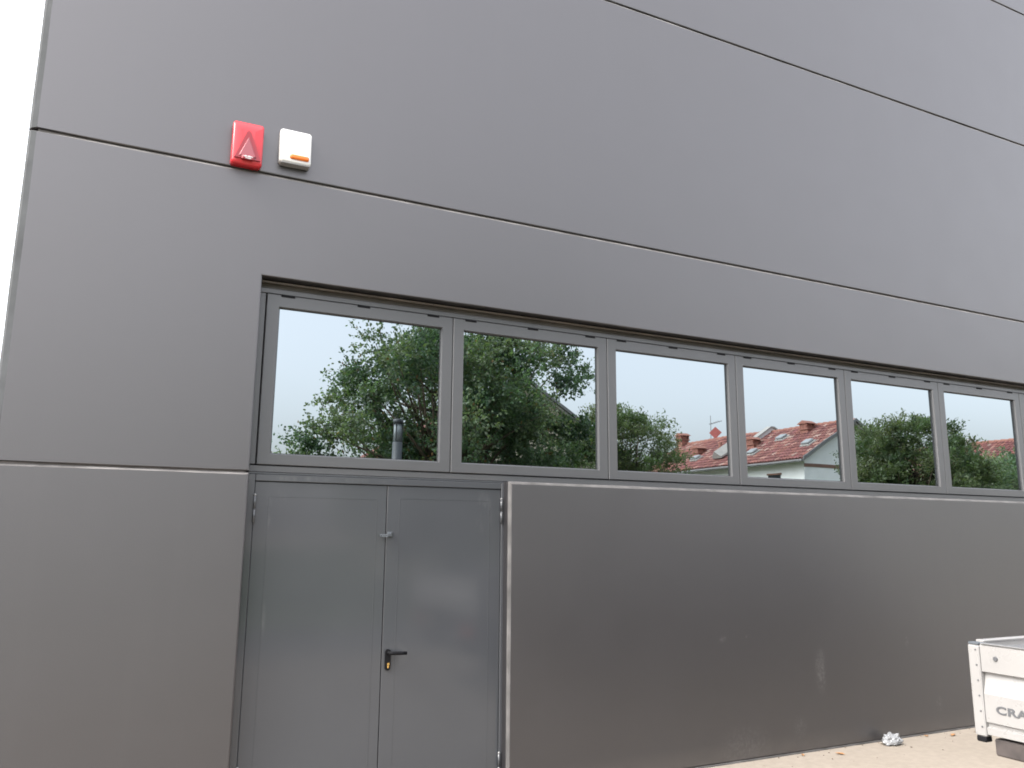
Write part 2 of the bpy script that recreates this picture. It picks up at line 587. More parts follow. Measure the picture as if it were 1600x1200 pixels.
# the side walls and the back, same panels turned
for side, x in ((-1, XE), (1, XEND)):
    zz = [0, ZG, Z1, Z2, Z3, ZTOP]
    for z0, z1 in zip(zz, zz[1:]):
        za, zb = (z0 + G if z0 else 0.0), (z1 - G if z1 < ZTOP else z1)
        mt = Matrix.Translation((x, 0, 0)) @ Matrix.Rotation(R(-90 * -side), 4, 'Z')
        poly = [(-14.0, za), (-0.215, za), (-0.215, zb), (-14.0, zb)] if side < 0 else [(0.215, za), (14.0, za), (14.0, zb), (0.215, zb)]
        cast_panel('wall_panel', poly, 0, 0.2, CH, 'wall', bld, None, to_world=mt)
box('back_wall', (XE + 0.21, 13.7, 0), (XEND - 0.21, 13.9, ZTOP), 'wall', bld)
box('flat_roof', (XE + 0.21, 0.21, ZTOP - 0.6), (XEND - 0.21, 13.69, ZTOP - 0.45), 'gutter', bld)
for z in (Z1, Z2, Z3):
    box('joint_sealant', (XE + 0.05, 0.019, z - 0.015), (XEND - 0.05, 0.06, z + 0.015), 'sealant', bld)
box('joint_sealant', (XE + 0.05, 0.019, ZG - 0.015), (XL - 0.02, 0.06, ZG + 0.015), 'sealant', bld)
# inside: dark sheet added behind the openings to stop light leaking through
box('light_stop', (XE + 0.3, 0.24, 0.02), (XEND - 0.3, 0.26, 3.9), 'dark', bld)

# lintel strips above the windows
box('lintel_strip', (XL + 0.003, 0.118, 3.290), (XEND - 0.01, 0.2, OPT - 0.002), 'brown', bld)
bm = bmesh.new()
for a, b in ((XL + 0.004, 1.97), (1.975, 6.2), (6.204, XEND - 0.02)):
    add_box(bm, (a, 0.072, OPT - 0.013), (b, 0.117, OPT - 0.009))
    add_box(bm, (a, 0.07, OPT - 0.021), (b, 0.073, OPT - 0.009))
link('drip_strip', bm, 'strip', bld)

# window band
SX0, SW, SZ0, SZ1 = 0.824, 1.314, 2.137, 3.252
NS = 10
fr = bmesh.new()
add_box(fr, (0.785, 0.100, SZ1 + 0.004), (XEND - 0.01, 0.17, 3.2895), 0.003)
add_box(fr, (0.785, 0.102, 2.090), (XEND - 0.01, 0.17, SZ0 - 0.006), 0.003)
add_box(fr, (0.784, 0.101, 2.138), (SX0 - 0.003, 0.17, SZ1 + 0.002), 0.003)
wf = link('window_frame', fr, 'frame', bld)
sash_proto = None
for k in range(NS):
    if sash_proto is None:
        bm = bmesh.new()
        add_ring(bm, SX0 + 0.003, SX0 + SW - 0.003, SZ0, SZ1, 0.085, 0.085, 0.072, 0.086, 0.094, 0.15)
        s = link('window_sash', bm, 'frame', bld)
        bm = bmesh.new()
        add_box(bm, (SX0 + 0.086, 0.121, SZ0 + 0.07), (SX0 + SW - 0.086, 0.127, SZ1 - 0.084))
        g = link('glass_pane', bm, 'glass', s)
        bm = bmesh.new()
        add_ring(bm, SX0 + 0.0875, SX0 + SW - 0.0875, SZ0 + 0.0715, SZ1 - 0.0855, 0.005, 0.005, 0.005, 0.005, 0.115, 0.1205, 0.0005)
        gk = link('gasket', bm, 'gasket', s)
        sl = []
        for off in (0.092, 0.604, 1.113):
            bm = bmesh.new()
            add_box(bm, (SX0 + off, 0.090, SZ1 - 0.014), (SX0 + off + 0.09, 0.0945, SZ1 + 0.002), 0.002)
            sl.append(link('hinge_cover', bm, 'black', s))
        bm = bmesh.new()
        add_box(bm, (SX0 + SW - 0.0025, 0.104, SZ0 + 0.01), (SX0 + SW + 0.0025, 0.14, SZ1 - 0.01))
        ga = link('gap_seal', bm, 'gasket', s)
        sash_proto = (s, [g, gk, ga] + sl)
    else:
        t = Matrix.Translation((k * SW, 0, 0))
        s = copy_part(sash_proto[0], 'window_sash', bld, t)
        for c in sash_proto[1]:
            o = c.copy()
            COL.objects.link(o)
            o.parent = s
            o.matrix_parent_inverse = c.matrix_parent_inverse.copy()
            # every pane sits a hair differently in its rebate
            if c.name.startswith('glass_pane'):
                pass

# double steel door
df = bmesh.new()
add_box(df, (0.780, 0.088, 0.0), (0.8265, 0.17, 2.0755), 0.003)
add_box(df, (2.5345, 0.088, 0.0), (2.566, 0.17, 2.0755), 0.003)
add_box(df, (0.828, 0.090, 2.0335), (2.533, 0.17, 2.0755), 0.003)
add_box(df, (0.782, 0.099, 2.077), (2.60, 0.17, 2.0885), 0.002)
link('door_frame', df, 'door', bld)


def door_leaf(x0, x1, ix0, ix1, izt):
    bm = bmesh.new()
    add_box(bm, (x0, 0.098, 0.012), (x1, 0.15, 2.029), 0.0025)
    leaf = link('door_leaf', bm, 'door', bld)
    bm = bmesh.new()
    # pressed seam: four thin ribs just proud of the sheet
    w = 0.0045
    for a, b in (((ix0, 0.0968, 0.1), (ix0 + w, 0.0985, izt)), ((ix1 - w, 0.0968, 0.1), (ix1, 0.0985, izt)),
                 ((ix0 + w, 0.0968, izt - w), (ix1 - w, 0.0985, izt)), ((ix0 + w, 0.0968, 0.1), (ix1 - w, 0.0985, 0.1 + w))):
        add_box(bm, a, b, 0.0005)
    link('pressed_seam', bm, 'door', leaf)
    return leaf


LL = door_leaf(0.8295, 1.6855, 0.915, 1.622, 1.940)
RL = door_leaf(1.6905, 2.5315, 1.776, 2.447, 1.950)
for leaf, x, zs in ((LL, 0.829, (1.774, 0.18)), (RL, 2.532, (1.79, 0.09))):
    for z in zs:
        bm = bmesh.new()
        add_tube(bm, [(x, 0.082, z), (x, 0.082, z + 0.083)], [0.0085] * 2, 10)
        add_tube(bm, [(x, 0.082, z + 0.086), (x, 0.082, z + 0.166)], [0.0085] * 2, 10)
        h = link('hinge', bm, 'door', leaf, True)
        bm = bmesh.new()
        bmesh.ops.create_uvsphere(bm, u_segments=10, v_segments=6, radius=0.009, matrix=Matrix.Translation((x, 0.082, z + 0.172)))
        link('hinge_pin', bm, 'steel', leaf, True)
# lever handle on the right leaf
bm = bmesh.new()
prof = []
for i in range(24):
    a = 2 * math.pi * i / 24
    prof.append((1.729 + 0.019 * math.cos(a), (0.955 if math.sin(a) >= 0 else 0.863) + 0.02 * math.sin(a)))
add_prism(bm, prof, 'y', 0.086, 0.0975)
link('handle_plate', bm, 'black', RL)
bm = bmesh.new()
add_tube(bm, [(1.729, 0.088, 0.955), (1.729, 0.052, 0.955)], [0.011, 0.011], 12)
add_tube(bm, [(1.722, 0.047, 0.955), (1.75, 0.044, 0.954), (1.80, 0.045, 0.952), (1.842, 0.049, 0.950)], [0.012, 0.0115, 0.011, 0.0105], 12)
link('lever_handle', bm, 'black', RL, True)
bm = bmesh.new()
add_tube(bm, [(1.730, 0.0865, 0.884), (1.730, 0.078, 0.884)], [0.0085] * 2, 14)
add_box(bm, (1.7245, 0.078, 0.858), (1.7355, 0.0862, 0.88), 0.002)
link('lock_cylinder', bm, 'brass', RL)
# latch loop across the meeting gap
bm = bmesh.new()
add_tube(bm, [(1.648, 0.092, 1.707), (1.652, 0.066, 1.704), (1.69, 0.058, 1.706), (1.712, 0.064, 1.716), (1.724, 0.082, 1.720)], [0.0045] * 5, 8)
add_tube(bm, [(1.648, 0.092, 1.699), (1.655, 0.064, 1.695), (1.69, 0.058, 1.695), (1.698, 0.064, 1.697)], [0.004] * 4, 8)
add_box(bm, (1.698, 0.086, 1.694), (1.730, 0.0975, 1.726), 0.003)
link('latch', bm, 'lamp_grey', RL)
box('door_threshold', (0.83, 0.1, 0.0), (2.532, 0.17, 0.011), 'steel', bld)


# ------------------------------------------------------------------ alarm sirens on the wall
def siren_body(bm, cx, z0, z1, w, d_top, d_bot, arch, rr, y_wall=0.0):
    """Rounded casing: outline in XZ, lofted forward with a soft front edge; depth differs top to bottom."""
    def outline(s):
        pts = []
        hw = w / 2 * s
        zc = (z0 + z1) / 2
        hh = (z1 - z0) / 2 * (1 - (1 - s) * (w / (z1 - z0)))
        r = rr * s
        for cxs, czs, a0 in ((1, 1, 0), (-1, 1, 90), (-1, -1, 180), (1, -1, 270)):
            for k in range(6):
                a = R(a0 + 90 * k / 5)
                x = cxs * (hw - r) + r * math.cos(a)
                z = zc + czs * (hh - r) + r * math.sin(a)
                if czs > 0:
                    z += arch * (1 - (x / hw) ** 2)
                pts.append((cx + x, z))
        return pts
    rings = []
    for s, f in ((1.0, 0.0), (1.0, 0.62), (0.985, 0.82), (0.94, 0.95), (0.86, 1.0), (0.4, 1.02)):
        ring = []
        for x, z in outline(s):
            u = (z - z0) / (z1 - z0)
            d = d_bot + (d_top - d_bot) * max(0, min(1, u))
            if u > 0.72:
                d *= 1 - 0.42 * ((u - 0.72) / 0.28) ** 2 * (f ** 3)
            ring.append(bm.verts.new((x, y_wall - d * f - 0.001, z)))
        rings.append(ring)
    n = len(rings[0])
    for a, b in zip(rings, rings[1:]):
        for k in range(n):
            bm.faces.new((a[k], a[(k + 1) % n], b[(k + 1) % n], b[k]))
    bm.faces.new(rings[-1])
    bm.faces.new(rings[0][::-1])


rs = thing('alarm_siren', (0.62, 0, 4.04), 'red fire alarm siren with a triangular lens on the grey wall', 'siren')
bm = bmesh.new()
siren_body(bm, 0.62, 4.036, 4.328, 0.192, 0.085, 0.07, 0.004, 0.02)
link('casing', bm, 'red', rs, True)
bm = bmesh.new()
tri = [(0.540, 4.068), (0.700, 4.068), (0.632, 4.252), (0.62, 4.262), (0.608, 4.252)]
add_prism(bm, tri, 'y', -0.0862, -0.06)
link('lens_surround', bm, 'red_dark', rs)
bm = bmesh.new()
a = [bm.verts.new(p) for p in ((0.566, -0.0875, 4.082), (0.674, -0.0875, 4.082), (0.62, -0.0885, 4.215))]
b = [bm.verts.new(p) for p in ((0.572, -0.093, 4.085), (0.668, -0.093, 4.085), (0.62, -0.0905, 4.203))]
for i in range(3):
    bm.faces.new((a[i], a[(i + 1) % 3], b[(i + 1) % 3], b[i]))
bm.faces.new(b)
bm.faces.new(a[::-1])
link('triangular_lens', bm, 'red_lens', rs)
bm = bmesh.new()
for i, (x, w_, h_) in enumerate(((0.592, 0.008, 0.007), (0.602, 0.010, 0.010), (0.614, 0.007, 0.007), (0.623, 0.008, 0.012), (0.633, 0.009, 0.008), (0.644, 0.006, 0.007))):
    add_box(bm, (x, -0.1105, 4.074 - h_ / 2), (x + w_, -0.106, 4.074 + h_ / 2), 0.001)
add_box(bm, (0.605, -0.110, 4.060), (0.64, -0.1065, 4.064))
link('maker_mark', bm, 'mark_white', rs)
bm = bmesh.new()
add_box(bm, (0.584, -0.108, 4.056), (0.656, -0.08, 4.083), 0.004)
link('mark_plate', bm, 'red_dark', rs)
bm = bmesh.new()
for i in range(6):
    z = 4.19 + i * 0.018
    add_box(bm, (0.5232, -0.055, z), (0.5248, -0.022, z + 0.008))
link('sound_slots', bm, 'red_dark', rs)

ws = thing('intruder_siren', (0.925, 0, 4.11), 'white intruder alarm siren with an amber strobe bar on the grey wall', 'siren')
bm = bmesh.new()
siren_body(bm, 0.927, 4.112, 4.352, 0.205, 0.05, 0.068, 0.018, 0.016)
link('casing', bm, 'siren_white', ws, True)
bm = bmesh.new()
add_box(bm, (0.888, -0.082, 4.137), (1.012, -0.055, 4.170), 0.011, 3)
link('strobe_lens', bm, 'amber', ws, True)
bm = bmesh.new()
add_box(bm, (0.835, -0.066, 4.1045), (1.02, -0.004, 4.1125), 0.002)
link('underside_grille', bm, 'gutter', ws)
bm = bmesh.new()
add_tube(bm, [(1.030, -0.02, 4.155), (1.038, -0.02, 4.155)], [0.006, 0.006], 8)
link('side_screw', bm, 'gutter', ws)

# ------------------------------------------------------------------ flatbed truck by the wall
TX, TY0, TY1, TZ0, TZ1 = 3.60, -4.70, -2.65, 0.86, 1.245
tr = thing('flatbed_truck', (TX, (TY0 + TY1) / 2, 0), 'white dropside flatbed truck parked beside the grey wall, tailgate lettered', 'truck')


def droppanel(bm, thick, L):
    """Profile of a dropside board (depth, z), the outer face at depth 0 and growing inward."""
    return [(0.0, TZ0), (0.0, TZ0 + 0.028), (0.012, TZ0 + 0.033), (0.012, TZ0 + 0.048), (0.0, TZ0 + 0.053),
            (0.0, TZ0 + 0.172), (0.021, TZ0 + 0.252), (0.021, TZ0 + 0.262), (0.0, TZ0 + 0.268), (0.0, TZ1 - 0.006), (0.006, TZ1),
            (thick, TZ1), (thick, TZ0)]


bm = bmesh.new()
prof = droppanel(bm, 0.03, 0)
rows = []
for y in (TY1 - 0.055, TY0 + 0.055):
    rows.append([bm.verts.new((TX + d, y, z)) for d, z in prof])
n = len(prof)
for i in range(n):
    bm.faces.new((rows[0][i], rows[0][(i + 1) % n], rows[1][(i + 1) % n], rows[1][i]))
bm.faces.new(rows[0])
bm.faces.new(rows[1][::-1])
tg = link('tailgate', bm, 'truck_white', tr)
for y0, y1 in ((TY1 - 0.053, TY1), (TY0, TY0 + 0.053)):
    bm = bmesh.new()
    add_box(bm, (TX - 0.008, y0, TZ0 - 0.012), (TX + 0.045, y1, TZ1 - 0.006), 0.005)
    cp = link('corner_post', bm, 'truck_white', tr)
    box('post_cap', (TX - 0.006, y0 + 0.002, TZ1 - 0.0055), (TX + 0.043, y1 - 0.002, TZ1 + 0.006), 'lamp_grey', cp, 0.003)
    box('post_foot', (TX - 0.006, y0 + 0.004, TZ0 - 0.036), (TX + 0.04, y1 - 0.004, TZ0 - 0.0125), 'black', cp, 0.004)
    for i in range(6):
        bm = bmesh.new()
        z = TZ0 + 0.03 + i * 0.066
        add_tube(bm, [(TX - 0.011, (y0 + y1) / 2 + (0.012 if y1 == TY1 else -0.012) * -1, z), (TX - 0.0075, (y0 + y1) / 2 - (0.012 if y1 == TY1 else -0.012), z)], [0.0035, 0.0045], 8)
        link('rivet', bm, 'chrome', cp)
for y in (TY1 - 0.125, TY0 + 0.125):
    bm = bmesh.new()
    add_tube(bm, [(TX - 0.006, y, TZ1 - 0.055), (TX + 0.001, y, TZ1 - 0.055)], [0.0095, 0.0105], 14)
    link('lock_bolt', bm, 'chrome', tg)
bm = bmesh.new()
add_box(bm, (TX - 0.004, TY0 + 0.06, TZ1 + 0.0005), (TX + 0.034, TY1 - 0.06, TZ1 + 0.006), 0.002)
link('top_rail', bm, 'steel', tg)
# lettering
cu = bpy.data.curves.new('lettering', 'FONT')
cu.body = 'CRAFTER'
cu.size = 0.045
cu.space_character = 1.08
cu.extrude = 0.0015
cu.offset = 0.0012
tmp = bpy.data.objects.new('tmp_text', cu)
COL.objects.link(tmp)
dg = bpy.context.evaluated_depsgraph_get()
me = bpy.data.meshes.new_from_object(tmp.evaluated_get(dg))
bpy.data.objects.remove(tmp)
# local x -> world -Y, local y -> world Z, facing -X
me.transform(Matrix(((0, 0, -1, TX - 0.0015), (-1.5, 0, 0, TY1 - 0.105), (0, 1, 0, TZ0 + 0.098), (0, 0, 0, 1))))
link_mesh('lettering', me, 'chrome', tg)
BL = 3.25
for y0, y1, s in ((TY1 - 0.03, TY1, 1), (TY0, TY0 + 0.03, -1)):
    bm = bmesh.new()
    prof = droppanel(bm, 0.03, 0)
    pp = [((y1 - d) if s > 0 else (y0 + d), z) for d, z in prof]
    add_prism(bm, pp, 'x', TX + 0.047, TX + BL)
    sp = link('side_board', bm, 'truck_white', tr)
    yi = y0 if s > 0 else y1
    bm = bmesh.new()
    add_box(bm, (TX + 0.05, yi - 0.004 if s > 0 else yi, TZ0 + 0.04), (TX + BL - 0.01, yi if s > 0 else yi + 0.004, TZ1 - 0.02))
    link('inner_lining', bm, 'truck_inner', sp)
    bm = bmesh.new()
    add_box(bm, (TX + 0.06, y0 - 0.004, TZ1 + 0.0005), (TX + BL, y1 + 0.004, TZ1 + 0.012), 0.003)
    link('top_rail', bm, 'truck_white', sp)
box('head_board', (TX + BL + 0.002, TY0, TZ0), (TX + BL + 0.042, TY1, TZ1 + 0.55), 'truck_white', tr, 0.008)
box('bed_floor', (TX + 0.032, TY0 + 0.032, TZ0 - 0.005), (TX + BL, TY1 - 0.032, TZ0 + 0.032), 'truck_inner', tr)
bm = bmesh.new()
add_box(bm, (TX + 0.012, TY0 + 0.08, TZ0 - 0.085), (TX + 0.10, TY1 - 0.075, TZ0 - 0.014), 0.006)
for i in range(1, 6):
    add_box(bm, (TX + 0.6 * i, TY0 + 0.1, TZ0 - 0.09), (TX + 0.6 * i + 0.06, TY1 - 0.1, TZ0 - 0.006))
for y in (-3.25, -4.1):
    add_box(bm, (TX + 0.11, y - 0.04, TZ0 - 0.27), (TX + BL + 1.9, y + 0.04, TZ0 - 0.1))
link('chassis', bm, 'rust', tr)
for y in (TY1 - 0.30, TY0 + 0.30):
    bm = bmesh.new()
    add_box(bm, (TX + 0.0, y - 0.16, TZ0 - 0.24), (TX + 0.05, y + 0.16, TZ0 - 0.128), 0.008)
    lb = link('tail_light', bm, 'tail_red', tr)
    bm = bmesh.new()
    add_box(bm, (TX - 0.002, y - 0.03, TZ0 - 0.225), (TX + 0.01, y + 0.04, TZ0 - 0.145), 0.004)
    link('indicator', bm, 'amber', lb)
bm = bmesh.new()
add_box(bm, (TX + 0.06, TY0 + 0.15, 0.42), (TX + 0.13, TY1 - 0.15, 0.52), 0.008)
for y in (-3.2, -4.15):
    add_box(bm, (TX + 0.08, y - 0.03, 0.52), (TX + 0.14, y + 0.03, TZ0 - 0.2))
link('bumper_bar', bm, 'black', tr)


def lathe(bm, prof, c, n=28):
    """prof: (offset along y, radius)."""
    rings = []
    for o, r in prof:
        rings.append([bm.verts.new((c[0] + r * math.cos(2 * math.pi * k / n), c[1] + o, c[2] + r * math.sin(2 * math.pi * k / n))) for k in range(n)])
    for a, b in zip(rings, rings[1:]):
        for k in range(n):
            bm.faces.new((a[k], a[(k + 1) % n], b[(k + 1) % n], b[k]))
    bm.faces.new(rings[0][::-1])
    bm.faces.new(rings[-1])


for wx in (TX + 1.15, TX + 4.75):
    for wy, s in ((TY1 - 0.24, 1), (TY0 + 0.24, -1)):
        bm = bmesh.new()
        lathe(bm, [(-0.10, 0.22), (-0.105, 0.31), (-0.085, 0.345), (0.085, 0.345), (0.105, 0.31), (0.10, 0.22)], (wx, wy, 0.345))
        w = link('wheel', bm, 'tyre', tr, True)
        bm = bmesh.new()
        lathe(bm, [(s * 0.07, 0.08), (s * 0.075, 0.15), (s * 0.107, 0.215), (s * 0.1, 0.218)], (wx, wy, 0.345))
        link('rim', bm, 'truck_white', w, True)
# cab
bm = bmesh.new()
c0 = TX + BL + 0.12
cab = [(c0, 0.55), (c0 + 0.95, 0.55), (c0 + 0.98, 0.75), (c0 + 1.12, 0.85), (c0 + 1.32, 0.82), (c0 + 1.42, 0.55), (c0 + 2.15, 0.5), (c0 + 2.2, 0.75), (c0 + 2.1, 1.12),
       (c0 + 1.65, 1.36), (c0 + 1.05, 2.08), (c0 + 0.75, 2.2), (c0 + 0.05, 2.2), (c0, 2.1)]
rows = []
for y, ins in ((TY0 + 0.05, 0), (TY0 + 0.12, 0), (TY1 - 0.12, 0), (TY1 - 0.05, 0)):
    rows.append([bm.verts.new((x, y + (0 if z < 1.3 else (0.12 if y < -3.6 else -0.12)) * (1 if ins == 0 else 0), z)) for x, z in cab])
for a, b in zip(rows, rows[1:]):
    for i in range(len(cab)):
        bm.faces.new((a[i], a[(i + 1) % len(cab)], b[(i + 1) % len(cab)], b[i]))
bm.faces.new(rows[0])
bm.faces.new(rows[-1][::-1])
link('cab', bm, 'truck_white', tr)
for s, y in ((1, TY1 - 0.05), (-1, TY0 + 0.05)):
    bm = bmesh.new()
    vs = [bm.verts.new((x, y - s * (0.11 if z > 1.5 else 0.02) + s * 0.012, z)) for x, z in ((c0 + 0.3, 1.38), (c0 + 1.5, 1.38), (c0 + 1.02, 1.98), (c0 + 0.3, 2.0))]
    bm.faces.new(vs)
    link('side_window', bm, 'cab_glass', tr)
bm = bmesh.new()
vs = [bm.verts.new(p) for p in ((c0 + 1.66, TY0 + 0.22, 1.40), (c0 + 1.66, TY1 - 0.22, 1.40), (c0 + 1.13, TY1 - 0.26, 2.03), (c0 + 1.13, TY0 + 0.26, 2.03))]
bm.faces.new(vs)
link('windscreen', bm, 'cab_glass', tr)

# ------------------------------------------------------------------ litter at the foot of the wall
bm = bmesh.new()
bmesh.ops.create_icosphere(bm, subdivisions=4, radius=1.0)
rr = random.Random(5)
ctr = [(Vector((rr.uniform(-1, 1), rr.uniform(-1, 1), rr.uniform(-0.3, 1))).normalized(), rr.uniform(-0.3, 0.35), rr.uniform(0.15, 0.4)) for _ in range(46)]
for v in bm.verts:
    d = v.co.normalized()
    k = 0.8
    for c, a, w in ctr:
        q = (d - c).length / w
        if q < 1:
            k += a * (1 - q) ** 1
    v.co = Vector((d.x * 0.112 * k, d.y * 0.085 * k, max(-0.2, d.z) * 0.075 * k + 0.022))
    v.co.z = max(v.co.z, 0.002)
for v in bm.verts:
    v.co += Vector((6.11, -0.115, 0.002))
tag(link('plastic_bag', bm, 'plastic_bag'), 'crumpled white plastic bag lying against the foot of the grey wall', 'litter')


def dry_leaf(x, y, s, rot, label):
    bm = bmesh.new()
    pts = [(-1, 0, 0.1), (-0.4, 0.42, 0.35), (0.35, 0.38, 0.3), (1, 0, 0.25), (0.4, -0.36, 0.3), (-0.4, -0.42, 0.4)]
    top = [bm.verts.new((a * s, b * s, c * s * 0.6 + 0.004)) for a, b, c in pts]
    cen = bm.verts.new((0, 0, 0.003))
    for i in range(6):
        bm.faces.new((top[i], top[(i + 1) % 6], cen))
    o = link('dry_leaf', bm, 'dry_leaf')
    o.location = (x, y, 0)
    o.rotation_euler = (0, 0, rot)
    tag(o, label, 'leaf', 'dry leaves on the yard')


dry_leaf(6.87, -0.13, 0.045, 0.4, 'largest orange dry leaf on the ground, nearest the truck')
dry_leaf(6.62, -0.05, 0.028, 1.4, 'small brown dry leaf touching the wall right of the plastic bag')
dry_leaf(5.45, -0.16, 0.04, 2.1, 'curled dry leaf on the ground left of the plastic bag')
dry_leaf(5.15, -0.06, 0.03, 0.9, 'dry leaf at the wall foot, farthest left of the plastic bag')


# grit swept against the wall foot
bm = bmesh.new()
gr = random.Random(21)
for i in range(70):
    x, y = gr.uniform(3.2, 8.6), -abs(gr.gauss(0.0, 0.16)) - 0.012
    r = gr.uniform(0.003, 0.009)
    bmesh.ops.create_icosphere(bm, subdivisions=1, radius=r, matrix=Matrix.Translation((x, y, r * 0.5)) @ Matrix.Diagonal((gr.uniform(0.7, 1.5), gr.uniform(0.7, 1.4), 0.7, 1)))
g = tag(link('grit', bm, 'grit'), 'scattered grit along the foot of the grey wall', 'grit', kind='stuff')
box('base_strip', (XR + 0.02, -0.010, 0.0), (XEND - 0.1, -0.001, 0.012), 'worn_skylit_edge', bld)

# ------------------------------------------------------------------ trees behind the yard
def leaves_mesh(P, A, S, tint, shape=0.55):
    """One folded leaf per row: P centre, A axis (unit), S length; a quad bent along its midrib."""
    n = len(P)
    rs_ = np.random.RandomState(n)
    ref = rs_.normal(size=(n, 3))
    side = np.cross(A, ref)
    side /= np.linalg.norm(side, axis=1)[:, None] + 1e-9
    up = np.cross(side, A)
    L, W = S[:, None], S[:, None] * shape
    v = np.empty((n, 4, 3))
    v[:, 0] = P - A * L * 0.5
    v[:, 1] = P + side * W * 0.5 + up * W * 0.18 + A * L * 0.06
    v[:, 2] = P + A * L * 0.5
    v[:, 3] = P - side * W * 0.5 + up * W * 0.18 + A * L * 0.06
    me = bpy.data.meshes.new('foliage')
    me.vertices.add(n * 4)
    me.vertices.foreach_set('co', v.reshape(-1))
    me.loops.add(n * 4)
    me.loops.foreach_set('vertex_index', np.arange(n * 4, dtype=np.int32))
    me.polygons.add(n)
    me.polygons.foreach_set('loop_start', np.arange(0, n * 4, 4, dtype=np.int32))
    me.polygons.foreach_set('loop_total', np.full(n, 4, dtype=np.int32))
    me.update()
    at = me.attributes.new('tint', 'FLOAT_COLOR', 'POINT')
    c = np.ones((n, 4, 4), dtype=np.float32)
    c[:, :, :3] = tint[:, None, :]
    at.data.foreach_set('color', c.reshape(-1))
    me.validate()
    return me


def tree(name, label, base, trunk_h, crown_c, crown_r, n_clump, per, clump_r, leaf, seed, greens, group, brown=0.0, upright=0.0, shape=0.55, extra=(), trunk_r=0.14, carve=None):
    rs_ = np.random.RandomState(seed)
    t = thing(name, base, label, 'tree', group)
    bx, by, bz = base
    C, Rr = np.array(crown_c), np.array(crown_r)
    d = rs_.normal(size=(n_clump, 3))
    d /= np.linalg.norm(d, axis=1)[:, None]
    rad = rs_.uniform(0.12, 1.0, n_clump) ** 0.45 * rs_.uniform(0.82, 1.08, n_clump)
    cen = C + d * rad[:, None] * Rr
    if carve is not None:
        cen = cen[[not carve(c) for c in cen]]
    if len(extra):
        cen = np.vstack([cen, np.array(extra, float)])
    cen[:, 2] = np.maximum(cen[:, 2], trunk_h * 0.75)
    # limbs
    bm = bmesh.new()
    top = Vector((C[0], C[1], C[2] + Rr[2] * 0.35))
    add_tube(bm, [(bx, by, bz - 0.1), (bx + 0.03, by, trunk_h * 0.5), (bx * 0.8 + C[0] * 0.2, by * 0.8 + C[1] * 0.2, trunk_h), tuple(top)], [trunk_r * 1.25, trunk_r, trunk_r * 0.85, trunk_r * 0.2], 8)
    for i in range(0, len(cen), 2):
        e = Vector(cen[i])
        s = Vector((bx * 0.75 + C[0] * 0.25, by * 0.75 + C[1] * 0.25, trunk_h)).lerp(top, rs_.uniform(0, 0.8))
        m = s.lerp(e, 0.5) + Vector((rs_.normal() * 0.15, rs_.normal() * 0.15, -0.1 + rs_.normal() * 0.1))
        add_tube(bm, [tuple(s), tuple(m), tuple(e)], [trunk_r * 0.3, trunk_r * 0.17, 0.008], 5)
    link('trunk', bm, 'bark', t, True)
    # leaves on short twigs around each clump centre
    P, A, S, T = [], [], [], []
    g = np.array(greens)
    for q, c in enumerate(cen):
        n = int(per * rs_.uniform(0.6, 1.35))
        cr = clump_r * rs_.uniform(0.65, 1.3)
        ntw = max(6, n // 14)
        td = rs_.normal(size=(ntw, 3))
        td[:, 2] += 0.25 + upright
        td /= np.linalg.norm(td, axis=1)[:, None]
        tl = cr * rs_.uniform(0.45, 1.35, ntw)
        which = rs_.randint(0, ntw, n)
        along = rs_.uniform(0.25, 1.0, n) ** 0.7
        p = c + td[which] * (tl[which] * along)[:, None] * np.array([1, 1, 0.85]) + rs_.normal(size=(n, 3)) * leaf * 0.45
        a = td[which] * 0.8 + rs_.normal(size=(n, 3)) * 0.75 + np.array([0, 0, -0.15 + upright * 0.5])
        a /= np.linalg.norm(a, axis=1)[:, None]
        base_t = g[rs_.randint(0, len(g))] * rs_.uniform(0.8, 1.2)
        tt = base_t * rs_.uniform(0.7, 1.35, (n, 1)) * rs_.uniform(0.92, 1.08, (n, 3))
        if brown:
            b = rs_.uniform(size=n) < (brown * (2.4 if c[2] < C[2] - Rr[2] * 0.35 else 0.35))
            tt[b] = np.array([0.16, 0.095, 0.04]) * rs_.uniform(0.7, 1.3, (b.sum(), 1))
        P.append(p)
        A.append(a)
        S.append(leaf * rs_.uniform(0.65, 1.3, n))
        T.append(tt)
    me = leaves_mesh(np.vstack(P), np.vstack(A), np.concatenate(S), np.vstack(T), shape)
    link_mesh('crown', me, 'leaf', t)
    return t


OAK = [(0.102, 0.158, 0.098), (0.124, 0.180, 0.112), (0.080, 0.132, 0.088), (0.148, 0.194, 0.124)]
CHERRY = [(0.0892, 0.128, 0.0641), (0.105, 0.14, 0.0709), (0.0709, 0.108, 0.0561), (0.124, 0.151, 0.0847)]
TG = 'trees across the yard reflected in the windows'
tree('oak_tree', 'large dark green oak reflected in the two leftmost windows above the door', (7.0, -12.0, 0), 1.7, (7.2, -12.2, 4.05), (3.2, 2.9, 3.3), 210, 760, 0.62, 0.08, 3, OAK, TG,
     brown=0.05, shape=0.6, trunk_r=0.2, carve=lambda c: (c[0] > 9.75 and 4.25 < c[2] < 5.2) or (c[0] < 4.6 and c[2] > 4.3),
     extra=[(3.6, -12, 3.55), (4.0, -12.1, 3.9), (3.4, -12, 3.0), (3.8, -12.2, 3.2), (4.5, -12, 4.6), (4.7, -12, 5.2), (10.6, -12.1, 5.7), (10.2, -12, 6.2), (9.9, -12.3, 6.6), (10.3, -12, 3.5), (10.6, -12.4, 3.0), (9.9, -12.1, 3.0), (5.6, -12, 3.0), (6.2, -12.5, 3.4)])
